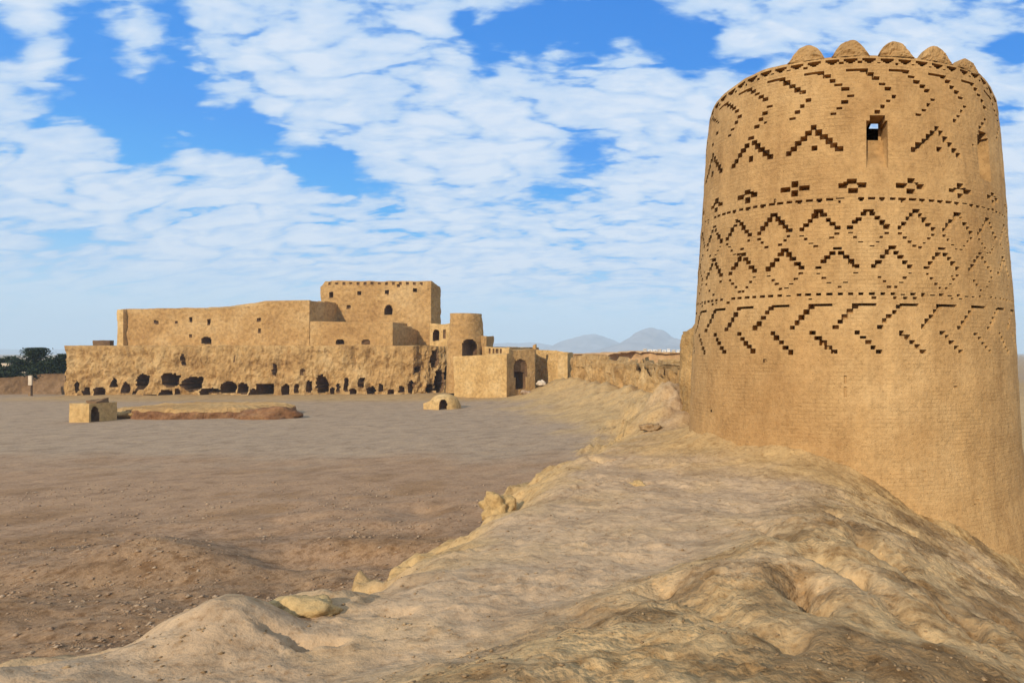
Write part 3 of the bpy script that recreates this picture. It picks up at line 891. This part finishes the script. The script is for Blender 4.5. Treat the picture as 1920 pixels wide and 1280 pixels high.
# round turret on the corner
def round_block(name, cxp, Yc, rows, mat, parent, door=None, seed=0, n=96, sub=.12, amp=.12):
    """rows: (px half width, py) from bottom to top"""
    cxw = Xf(cxp, Yc)
    zsr = np.array([zt(r[1], Yc) for r in rows]); rsr = np.array([r[0] / F * Yc for r in rows])
    Z1 = np.arange(zsr.min(), zsr.max() + .001, sub)
    ph = np.arange(n) / n * 2 * math.pi
    PHm, ZZ = np.meshgrid(ph, Z1)
    RR = np.interp(ZZ, zsr, rsr) + amp * fbm(np.cos(PHm) * 1.6 + seed, np.sin(PHm) * 1.6, ZZ * .5, 4)
    X = cxw + RR * np.sin(PHm); Y = Yc + RR * np.cos(PHm)
    hid = np.zeros(X.shape, bool)
    if door:
        pxx, pyy = project(np.stack([X, Y, ZZ], -1))
        u, v = (pxx - door[0]) / (door[2] / 2), (pyy - door[1]) / (door[3] / 2)
        m = (np.abs(u) < 1) & (np.abs(v) < 1) & ((v > -.2) | (u * u + ((v + .2) / .8) ** 2 < 1)) & (Y < Yc)
        d = door[4]
        Y = np.where(m, Y + d, Y); hid = m
    V = np.stack([X, Y, ZZ], -1).reshape(-1, 3)
    ids = np.arange(X.size).reshape(X.shape); nx_ = np.roll(ids, -1, 1)
    q = np.stack([ids[:-1], ids[1:], nx_[1:], nx_[:-1]], -1)
    hm = hid[:-1] | hid[1:] | np.roll(hid, -1, 1)[:-1] | np.roll(hid, -1, 1)[1:]
    fs = [tuple(r) for r in q[~hm].tolist()] + [tuple(int(i) for i in ids[-1])]
    o = link(name, V, fs, mat, parent)
    if door:
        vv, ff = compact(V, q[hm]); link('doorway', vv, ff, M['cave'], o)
    return o
tr = empty('turret', (Xf(877, 113), 113, -2), 'squat round mud-brick turret with a dark arched doorway beside the fort', 'turret')
round_block('turret_wall', 874, 115.5, [(35, 735), (33, 668), (33, 640), (30, 632), (28, 612), (27, 587)], M['fort'], tr, (880, 652, 25, 32, 2.5), seed=3)
block('spur', quadpoly(903, 912, 114.5, 3), -6.5, [zt(630, 115)] * 4, .25, .25, M['fort'], tr, seed=31)

# gate wall, in front of the turret
gw = empty('boundary_wall', (Xf(900, 111), 111, -7), 'smooth sunlit mud wall below the round turret', 'wall')
block('wall', [(Xf(851, 111), 111), (Xf(950, 109), 109), (Xf(950, 109) - .05, 110.2), (Xf(851, 111), 113)], -7.6, [zt(668, 111), zt(664, 109), zt(662, 112), zt(668, 111)], .2, .14, M['wall'], gw, seed=21, topamp=.06)
block('parapet', [(Xf(912, 112), 111.2), (Xf(949, 109), 110.2), (Xf(949, 109), 111.2), (Xf(912, 112), 112.2)], zt(668, 111) - .3, [zt(650, 111), zt(653, 111), zt(653, 111), zt(650, 111)], .18, .08, M['wall'], gw, [(918 + 7 * k, 658, 3, 8, .4, 'rect', 'loophole') for k in range(4)], seed=22, topamp=.08)

gt = empty('gatehouse', (Xf(978, 117), 117, -6.5), 'small mud-brick gatehouse with a dark doorway and horned roof corners', 'gatehouse')
gA, gB = (Xf(951, 110.4), 110.4), (Xf(1003, 114.4), 114.4)
block('gate_wall', [gA, gB, (gB[0] - 2.5, gB[1] + 5), (gA[0] - 3, gA[1] + 5)], -7.6, [zt(657, 110), zt(654, 114), zt(654, 116), zt(656, 116)], .16, .12, M['fort'], gt,
      [(976, 690, 24, 32, .35, 'arch', 'niche'), (976, 713, 17, 30, 3.0, 'rect', 'doorway')], seed=24, topamp=.08)
block('roof_horn', quadpoly(999, 1004, 114.5, .6), zt(655, 114), [zt(647, 114), zt(645, 114), zt(645, 114), zt(647, 114)], .15, .05, M['fort'], gt, seed=26)
block('roof_horn', quadpoly(951, 955, 110.9, .5), zt(659, 111), [zt(650, 111), zt(652, 111), zt(652, 111), zt(650, 111)], .15, .05, M['fort'], gt, seed=27)

cw = empty('boundary_wall', (Xf(1035, 121), 121, -6), 'weathered mud wall running right from the gatehouse', 'wall')
block('wall', [(Xf(1004, 120.5), 120.5), (Xf(1042, 117), 117), (Xf(1066, 117), 117), (Xf(1066, 117), 120), (Xf(1004, 122), 124)], -7.6, [zt(656, 120), zt(657, 117), zt(661, 117), zt(661, 118), zt(656, 120)], .2, .25, M['wall'], cw, seed=28, topamp=.1)
block('buttress', quadpoly(1046, 1064, 116.2, 1.0), -7.2, [zt(661, 116), zt(662, 116), zt(662, 116), zt(661, 116)], .2, .12, M['wall'], cw, seed=29, topamp=.05)

cwp = [(Xf(1066, 112), 112), (Xf(1130, 98), 98), (Xf(1190, 84), 84), (Xf(1262, 70), 70), (Xf(1330, 60), 60), (Xf(1380, 62), 62), (Xf(1320, 74), 74), (Xf(1270, 90), 90), (Xf(1180, 112), 112), (Xf(1100, 118), 118)]
cwz = [zt(676, 112), zt(687, 98), zt(690, 84), zt(696, 70), zt(698, 60), zt(696, 62), zt(690, 74), zt(684, 90), zt(679, 112), zt(676, 118)]
ow = block('ruined_wall', cwp, -7.8, cwz, .24, 1.0, M['cliff'], seed=52, topamp=1.5, freq=.3, gouge=1.5)
tag(ow, 'long eroded stretch of old curtain wall behind the slope, between the gatehouse and the patterned tower', 'wall')

# ruined stub of wall leaning against the big tower
rs = block('ruined_wall', [P(1280, 0, 24.2)[:2], P(1330, 0, 23.0)[:2], P(1345, 0, 25.5)[:2], P(1288, 0, 26.5)[:2]], -3.6, [zt(625, 24.5), zt(572, 23), zt(572, 24), zt(618, 25)], .08, .26, M['cliff'], seed=33, topamp=.3, freq=.6)
tag(rs, 'crumbling stub of mud wall leaning against the left side of the patterned tower', 'wall')

dw = block('boundary_wall', [(Xf(1068, 150), 150), (Xf(1180, 158), 158), (Xf(1330, 150), 150), (Xf(1330, 150), 152), (Xf(1180, 160), 160), (Xf(1068, 152), 152)], -8.5, [zt(664, 150), zt(659, 158), zt(662, 150), zt(662, 151), zt(659, 159), zt(664, 151)], .5, .2, M['distwall'], seed=35, topamp=.35)
tag(dw, 'long low reddish mud wall on the skyline left of the patterned tower', 'wall')

lw = block('boundary_wall', [(Xf(-60, 118), 118), (Xf(40, 121), 121), (Xf(122, 121), 121), (Xf(122, 122), 122.5), (Xf(40, 122), 122.5), (Xf(-60, 119), 120)], -7.6, [zt(712, 118), zt(706, 121), zt(700, 121), zt(700, 122), zt(706, 122), zt(712, 120)], .35, .25, M['darkwall'], seed=36, topamp=.2)
tag(lw, 'dark brown low mud wall in front of the trees at the left', 'wall')

# ------------------------------------------------------------------ small buildings in the courtyard
hut = empty('hut', (Xf(150, 72.5), 72.5, -7), 'small square mud-brick hut with a dark open side, standing alone in the courtyard', 'hut')
hx0, hx1 = Xf(130, 71.5), Xf(167, 71.5)
block('hut_wall', [(hx0, 71.5), (hx1, 71.5), (hx1 + .25, 74.3), (hx0, 74.3)], -7.3, [zt(756, 71.5), zt(757, 71.5), zt(754, 73), zt(755, 73)], .1, .06, M['wall'], hut, [(178, 776, 13, 26, 1.3, 'arch', 'doorway')], seed=41, topamp=.05)
block('roof_lump', [(hx0 + .9, 72.4), (hx1 - .1, 72.4), (hx1, 73.6), (hx0 + .9, 73.6)], zt(757, 72), [zt(751, 72), zt(752, 72), zt(747, 72), zt(748, 72)], .12, .18, M['darkwall'], hut, seed=42, topamp=.15)

pf = empty('round_platform', (Xf(395, 78), 79, -7), 'low round platform of earth with a reddish brick front in the courtyard', 'platform')
def drum():
    n, vs, fs = 260, [], []
    cx_, cy_ = Xf(400, 80), 80.0
    prof = [(1.0, -7.25), (1.0, -6.9), (.995, -6.5), (.985, -6.2), (.93, -5.95), (.8, -5.85), (.5, -5.75), (.15, -5.7)]
    ph = np.arange(n) / n * 2 * np.pi
    V = []
    for r, z in prof:
        rr = r * (1 + .05 * fbm(np.cos(ph) * 5, np.sin(ph) * 5, z, 5))
        V.append(np.stack([cx_ + 8.3 * rr * np.cos(ph), cy_ + 6.0 * rr * np.sin(ph), z + .22 * fbm(np.cos(ph) * 4 * r, np.sin(ph) * 4 * r, z * 2 + 4., 4)], -1))
    V = np.array(V).reshape(-1, 3)
    for i in range(len(prof) - 1):
        for k in range(n):
            fs.append((i * n + k, i * n + (k + 1) % n, (i + 1) * n + (k + 1) % n, (i + 1) * n + k))
    fr = [f for f in fs if f[0] < 3 * n]; tp = [f for f in fs if f[0] >= 3 * n] + [tuple(range((len(prof) - 1) * n, len(prof) * n))]
    link('brick_rim', V, fr, M['redearth'], pf)
    link('earth_top', V, tp, M['fort'], pf)
drum()

def lump(name, c_, size, mat, parent=None, seed=0, rough=.3, sub=4, flat=.35):
    """irregular clod or heap made from a subdivided icosphere"""
    import bmesh
    bm = bmesh.new()
    bmesh.ops.create_icosphere(bm, subdivisions=sub, radius=1.0)
    V = np.array([v.co[:] for v in bm.verts]); Fc = np.array([[v.index for v in f.verts] for f in bm.faces])
    bm.free()
    d = 1 + rough * fbm(V[:, 0] * 1.3 + seed, V[:, 1] * 1.3, V[:, 2] * 1.3, 5)
    crease = .25 * rough * (1 - np.abs(fbm(V[:, 0] * 2.5, V[:, 1] * 2.5 + seed, V[:, 2] * 2.5, 3)) * 2)
    V = V * (d + crease)[:, None]
    V[:, 2] = np.maximum(V[:, 2], -flat)
    V = V * np.array(size) + np.array(c_)
    return link(name, V, Fc, mat, parent)
x, y = Xf(505, 76), 76.0
lump('earth_heap', (x, y, -6.9), (3.0, 1.8, 1.05), M['redearth'], pf, 5, .35)
x, y = Xf(232, 77), 77.0
o = lump('earth_heap', (x, y, -7.0), (3.0, 1.6, .95), M['cliff'], None, 8, .5)
tag(o, 'low crumbled heap of yellow earth between the square hut and the round platform', 'earth heap')

# domed oven
dm = empty('dome', (Xf(826, 88), 88, -7), 'little domed mud hut with a black doorway in front of the fort', 'domed hut')
def dome():
    cx_, cy_ = Xf(829, 88), 88.6
    n, m = 120, 44
    ph = np.arange(n) / n * 2 * np.pi; t = np.arange(m + 1) / m
    T, PHm = np.meshgrid(t, ph, indexing='ij')
    r = 1.95 * np.cos(T * np.pi / 2 * .995) ** .8 * (1 + .03 * fbm(np.cos(PHm) * 2, np.sin(PHm) * 2, T * 3, 4))
    Z = -7.25 + 2.15 * np.sin(T * np.pi / 2)
    X = cx_ + r * np.cos(PHm) * 1.0; Y = cy_ + r * np.sin(PHm)
    px, py = project(np.stack([X, Y, Z], -1))
    u, v = (px - 831) / 6.5, (py - 758) / 9
    mk = (np.abs(u) < 1) & (np.abs(v) < 1.1) & ((v > 0) | (u * u + v * v < 1)) & (Y < cy_)
    Y = np.where(mk, Y + 1.3, Y); X = np.where(mk, X - .35, X)
    V = np.stack([X, Y, Z], -1).reshape(-1, 3)
    ids = np.arange(X.size).reshape(X.shape); nx_ = np.roll(ids, -1, 1)
    q = np.stack([ids[:-1], nx_[:-1], nx_[1:], ids[1:]], -1)
    hm = mk[:-1] | mk[1:] | np.roll(mk, -1, 1)[:-1] | np.roll(mk, -1, 1)[1:]
    link('dome_shell', V, [tuple(f) for f in q[~hm].tolist()] + [tuple(int(i) for i in ids[-1])], M['wall'], dm)
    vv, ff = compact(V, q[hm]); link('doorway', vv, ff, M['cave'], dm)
dome()
block('side_block', [(Xf(797, 87.5), 87.2), (Xf(812, 87.5), 87.2), (Xf(812, 88), 88.4), (Xf(797, 88), 88.4)], -7.3, [zt(756, 87), zt(750, 87), zt(750, 88), zt(756, 88)], .12, .08, M['wall'], dm, seed=43)

# ------------------------------------------------------------------ clods, boulders and loose stones
def rock(px, py, Yd, size, mat, label, seed, cat='rock', rough=.4, name='boulder', sink=.15):
    X_ = Xf(px, Yd)
    o = lump(name, (X_, Yd, gz(X_, Yd) + size[2] * (1 - sink) * .35), size, mat, None, seed, rough)
    return tag(o, label, cat)
rock(560, 1175, 6.05, (.30, .20, .12), M['rock'], 'bright yellow clod of hardened mud on the lip of the foreground ridge', 31, 'clod', .32, 'clod', .5)
rock(935, 900, 12.7, (.26, .24, .30), M['rock'], 'upright yellow hump of eroded mud on the left edge of the ridge', 6, 'clod', .5, 'clod')
rock(1192, 903, 13.0, (.16, .12, .10), M['rock'], 'small crumbled clod on the pale ridge top, between the upright hump and the patterned tower', 62, 'clod', .5, 'clod')
rock(1185, 765, 33, (.75, .7, .8), M['cliff'], 'broken block of mud wall jutting from the slope left of the patterned tower', 11, 'rubble block', .45)
rock(1222, 803, 22.5, (.30, .20, .16), M['crumb'], 'flat brown stone lying on the pale path near the patterned tower', 13, 'stone', .6, 'stone')
rock(1015, 722, 112, (.65, .5, .55), M['cream'], 'pale boulder beside the gatehouse', 15)
rock(985, 737, 110, (.8, .6, .35), M['greyrock'], 'low pale rock on the ground in front of the gatehouse', 17)

def scatter(name, n, region, smin, smax, mat, seed, pw=6.0):
    """loose stones over the ground, far too many to count"""
    rng = np.random.RandomState(seed)
    X_, Y_ = region(rng, n)
    Z_, _i = terrain(X_[None, :], Y_[None, :]); Z_ = Z_[0]
    base = np.array([(0, 0, 1), (1, 0, .1), (.3, .9, 0), (-.8, .6, .1), (-.8, -.6, 0), (.3, -.9, .1), (0, 0, -.6)], float)
    f = np.array([(0, 1, 2), (0, 2, 3), (0, 3, 4), (0, 4, 5), (0, 5, 1), (6, 2, 1), (6, 3, 2), (6, 4, 3), (6, 5, 4), (6, 1, 5)])
    kp = fbm(X_ * (.22 if pw > 5 else .8), Y_ * (.22 if pw > 5 else .8), 5., 4) + .25 * rng.normal(size=n) > -.02
    X_, Y_, Z_ = X_[kp], Y_[kp], Z_[kp]; n = len(X_)
    s = smin + (smax - smin) * rng.rand(n) ** pw
    a = rng.rand(n) * 6.28
    bb = base[None] * (1 + .35 * rng.normal(size=(n, 7, 3))) * s[:, None, None] * np.array([1, 1, .6])
    ca_, sa_ = np.cos(a)[:, None], np.sin(a)[:, None]
    V = np.stack([bb[..., 0] * ca_ - bb[..., 1] * sa_ + X_[:, None], bb[..., 0] * sa_ + bb[..., 1] * ca_ + Y_[:, None], bb[..., 2] + Z_[:, None] + .1 * s[:, None]], -1)
    FF = (f[None] + np.arange(n)[:, None, None] * 7).reshape(-1, 3)
    o = link(name, V.reshape(-1, 3), FF, mat)
    return o
def reg_left(rng, n):
    Y_ = 14 + 24 * rng.rand(n) ** 1.3
    return (-1.12 * Y_) + rng.rand(n) * (1.12 * Y_ - 8), Y_
def reg_ridge(rng, n):
    Y_ = 3.3 + 13 * rng.rand(n) ** 1.4
    return -5.0 + rng.rand(n) * (5.4 + .36 * Y_), Y_
o = scatter('gravel', 20000, reg_left, .010, .085, M['greyrock'], 1)
tag(o, 'loose grey and brown stones littering the floor of the courtyard', 'gravel', kind='stuff')
o = scatter('gravel', 10000, reg_ridge, .004, .022, M['crumb'], 2, 5.0)
tag(o, 'crumbs of dry mud scattered over the foreground ridge', 'gravel', kind='stuff')

# ------------------------------------------------------------------ trees, houses and the far plain
def tree(px, py_top, Yd, wpx, label, seed, conical=False, mat='leaf'):
    rng = np.random.RandomState(seed)
    X_ = Xf(px, Yd); zb = COURT; ztop_ = zt(py_top, Yd); h = ztop_ - zb; w = wpx / F * Yd / 2
    root = empty('evergreen_tree' if conical else 'broadleaf_tree', (X_, Yd, zb), label, 'tree', 'trees beyond the courtyard at the left')
    vs, fs = [], []
    def limb(a, b, r0, r1):
        a, b = Vector(a), Vector(b); d = (b - a).normalized(); u = d.orthogonal().normalized(); v = d.cross(u); k0 = len(vs)
        for c0, r in ((a, r0), (b, r1)):
            for i in range(7):
                t = i / 7 * 6.283
                vs.append(tuple(c0 + (u * math.cos(t) + v * math.sin(t)) * r))
        for i in range(7): fs.append((k0 + i, k0 + (i + 1) % 7, k0 + 7 + (i + 1) % 7, k0 + 7 + i))
    limb((X_, Yd, zb - .2), (X_ + .1, Yd, zb + h * .55), .2, .1)
    limb((X_ + .1, Yd, zb + h * .55), (X_, Yd, zb + h * .93), .1, .03)
    cl = []
    for k in range(34 if conical else 30):
        t = rng.rand()
        if conical: zc_, rad = zb + h * (.22 + .76 * t), w * (1 - t * .85) * (.3 + .7 * rng.rand())
        else: zc_, rad = zb + h * (.35 + .58 * t), w * math.sqrt(max(0, 1 - (2 * t - .9) ** 2)) * (.25 + .75 * rng.rand())
        an = rng.rand() * 6.28
        c_ = (X_ + rad * math.cos(an), Yd + rad * math.sin(an), zc_)
        cl.append(c_)
        if k % 3 == 0: limb((X_ + .05, Yd, zc_ - .15 * h * rng.rand()), c_, .06, .02)
    link('trunk', vs, fs, M['bark'], root)
    C = np.array(cl); n = 5200
    ci = C[rng.randint(len(C), size=n)]
    p = ci + rng.normal(size=(n, 3)) * np.array([w * .22, w * .22, h * .06])
    p[:, 2] = np.minimum(p[:, 2], ztop_)
    a = rng.normal(size=(n, 3)); b = rng.normal(size=(n, 3))
    a /= np.linalg.norm(a, axis=1)[:, None]; b /= np.linalg.norm(b, axis=1)[:, None]
    s = .16 + .16 * rng.rand(n)[:, None]
    V = np.stack([p - a * s, p + b * s * .6, p + a * s, p - b * s * .6], 1).reshape(-1, 3)
    link('crown', V, np.arange(4 * n).reshape(-1, 4), M[mat], root)
tree(66, 653, 130, 60, 'dark pointed evergreen, the tallest of the trees at the left', 1, True)
tree(98, 670, 126, 40, 'dark rounded tree between the pointed evergreen and the fort', 2)
tree(116, 664, 128, 30, 'narrow dark tree touching the left corner of the fort', 3)
tree(20, 668, 140, 66, 'broad dusty tree at the far left edge of the photograph', 4, False)
tree(40, 678, 124, 44, 'low dark bushy tree just left of the white panel', 5)
tree(2, 688, 123, 54, 'low dark bush behind the wall, cut by the left edge', 6)
tree(86, 680, 123, 44, 'low dark bush right of the white panel, behind the wall', 7)

post = empty('signpost', (Xf(57, 116.5), 116.5, -7), 'tall white panel on a dark base before the brown wall at the left', 'sign')
def box(name, x0, x1, y0, y1, z0, z1, mat, parent=None, bev=.02):
    import bmesh
    bm = bmesh.new(); bmesh.ops.create_cube(bm, size=1)
    for v in bm.verts: v.co = Vector(((x0 + x1) / 2 + v.co.x * (x1 - x0), (y0 + y1) / 2 + v.co.y * (y1 - y0), (z0 + z1) / 2 + v.co.z * (z1 - z0)))
    bmesh.ops.bevel(bm, geom=bm.edges[:], offset=bev, segments=1, affect='EDGES')
    bm.verts.ensure_lookup_table(); bm.verts.index_update()
    V = [v.co[:] for v in bm.verts]; Fs = [tuple(v.index for v in f.verts) for f in bm.faces]; bm.free()
    return link(name, V, Fs, mat, parent)
x = Xf(57, 116.5)
box('panel', x - .3, x + .3, 116.4, 116.6, zt(722, 116.5), zt(704, 116.5), M['cream'], post)
box('base', x - .22, x + .22, 116.3, 116.7, -7.1, zt(722, 116.5) - .01, M['darkwall'], post)

def house(px0, px1, py0, py1, Yd, mat, label, group=None, floor=-8.2):
    x0, x1 = Xf(px0, Yd), Xf(px1, Yd); zt_ = zt(py0, Yd)
    r = empty('house', ((x0 + x1) / 2, Yd, floor), label, 'house', group)
    box('wall', x0, x1, Yd, Yd + (x1 - x0) * .8, floor, zt_, mat, r)
    w = x1 - x0
    box('parapet', x0 - .1, x1 + .1, Yd - .1, Yd + w * .8 + .1, zt_ + .01, zt_ + .05 * w + .15, mat, r)
    for k in range(2):
        box('window', x0 + w * (.2 + .38 * k), x0 + w * (.38 + .38 * k), Yd - .06, Yd - .004, zt_ - min(2.2, w * .35), zt_ - min(.9, w * .12), M['glassdark'], r)
house(4, 17, 683, 700, 133, M['cream'], 'cream house among the trees at the far left edge', 'houses among the trees at the left')
house(38, 47, 699, 706, 122.8, M['cream'], 'small cream building left of the white panel', 'houses among the trees at the left')
house(83, 93, 697, 705, 122.8, M['white'], 'small white building above the brown wall, right of the white panel', 'houses among the trees at the left')
house(88, 104, 672, 690, 190, M['white'], 'pale house showing behind the trees next to the fort', 'houses among the trees at the left')
rnd = random.Random(9)
desc = ['white', 'cream', 'pale']
k = 0
for px in range(1206, 1290, 9):
    w = rnd.uniform(5, 7.5); Yd = 620 + rnd.uniform(-60, 120)
    house(px, px + w, rnd.uniform(654, 657.5), 662, Yd, M['white'] if k % 3 else M['cream'], 'tiny pale house in the distant row on the skyline beside the patterned tower', 'distant houses on the skyline')
    k += 1

def mountain(name, Yd, prof, depth, seed, label):
    """a ridge with spurs: height profile along the skyline, falling to front and back"""
    xs = np.array([Xf(p[0], Yd) for p in prof]); hs = np.array([zt(p[1], Yd) + 8 for p in prof])
    u = np.linspace(xs.min(), xs.max(), 160); v = np.linspace(-1, 1, 60)
    U, Vv = np.meshgrid(u, v)
    h = np.interp(U, xs, hs)
    h = h * (1 + .10 * fbm(U / 160 + seed, seed * 2.0, 1., 4))
    fall = np.clip(1 - np.abs(Vv), 0, 1) ** .85
    Y = Yd + Vv * depth
    ns = fbm(U / 500 + seed, Y / 500, seed * 1.0, 5)
    Z = -9 + h * fall * (1 + .42 * ns * np.clip(np.abs(Vv) * 4, .25, 1)) + 0 * U
    edge = np.clip(np.minimum(U - u[0], u[-1] - U) / (u[-1] - u[0]) * 8, 0, 1)
    Z = -9 + (Z + 9) * edge
    ids = np.arange(U.size).reshape(U.shape)
    q = np.stack([ids[:-1, :-1], ids[:-1, 1:], ids[1:, 1:], ids[1:, :-1]], -1).reshape(-1, 4)
    o = link(name, np.stack([U, Y, Z], -1).reshape(-1, 3), q, M['mountain'], smooth=True)
    tag(o, kind='structure')
mountain('mountains', 4600, [(1130, 664), (1160, 650), (1175, 638), (1190, 626), (1205, 618), (1225, 615), (1245, 621), (1262, 632), (1290, 640), (1340, 655), (1380, 662)], 900, 3, '')
mountain('mountains', 5600, [(960, 660), (1010, 656), (1050, 647), (1075, 634), (1095, 628), (1115, 625), (1140, 636), (1165, 645), (1200, 650), (1260, 655), (1300, 662)], 900, 6, '')
mountain('mountains', 6200, [(-300, 660), (-100, 652), (60, 655), (250, 652), (600, 655), (850, 650), (940, 645), (1000, 641), (1060, 646), (1120, 652), (1200, 658)], 700, 9, '')

# ------------------------------------------------------------------ haze
hz_m = bpy.data.materials.new('haze_air'); hz_m.use_nodes = True
nt = hz_m.node_tree; nt.nodes.clear()
ho = nt.nodes.new('ShaderNodeOutputMaterial'); pv_ = nt.nodes.new('ShaderNodeVolumePrincipled')
pv_.inputs['Color'].default_value = (.66, .84, 1.0, 1)
pv_.inputs['Density'].default_value = 0.00020
pv_.inputs['Anisotropy'].default_value = 0.0
nt.links.new(pv_.outputs[0], ho.inputs['Volume'])
hv = [(sx * 7800, y_, z_) for z_ in (-30, 330) for (sx, y_) in ((-1, -1800), (1, -1800), (1, 9500), (-1, 9500))]
hf = [(3, 2, 1, 0), (4, 5, 6, 7), (0, 1, 5, 4), (1, 2, 6, 5), (2, 3, 7, 6), (3, 0, 4, 7)]
hb = link('haze', hv, hf, hz_m)
tag(hb, kind='stuff')
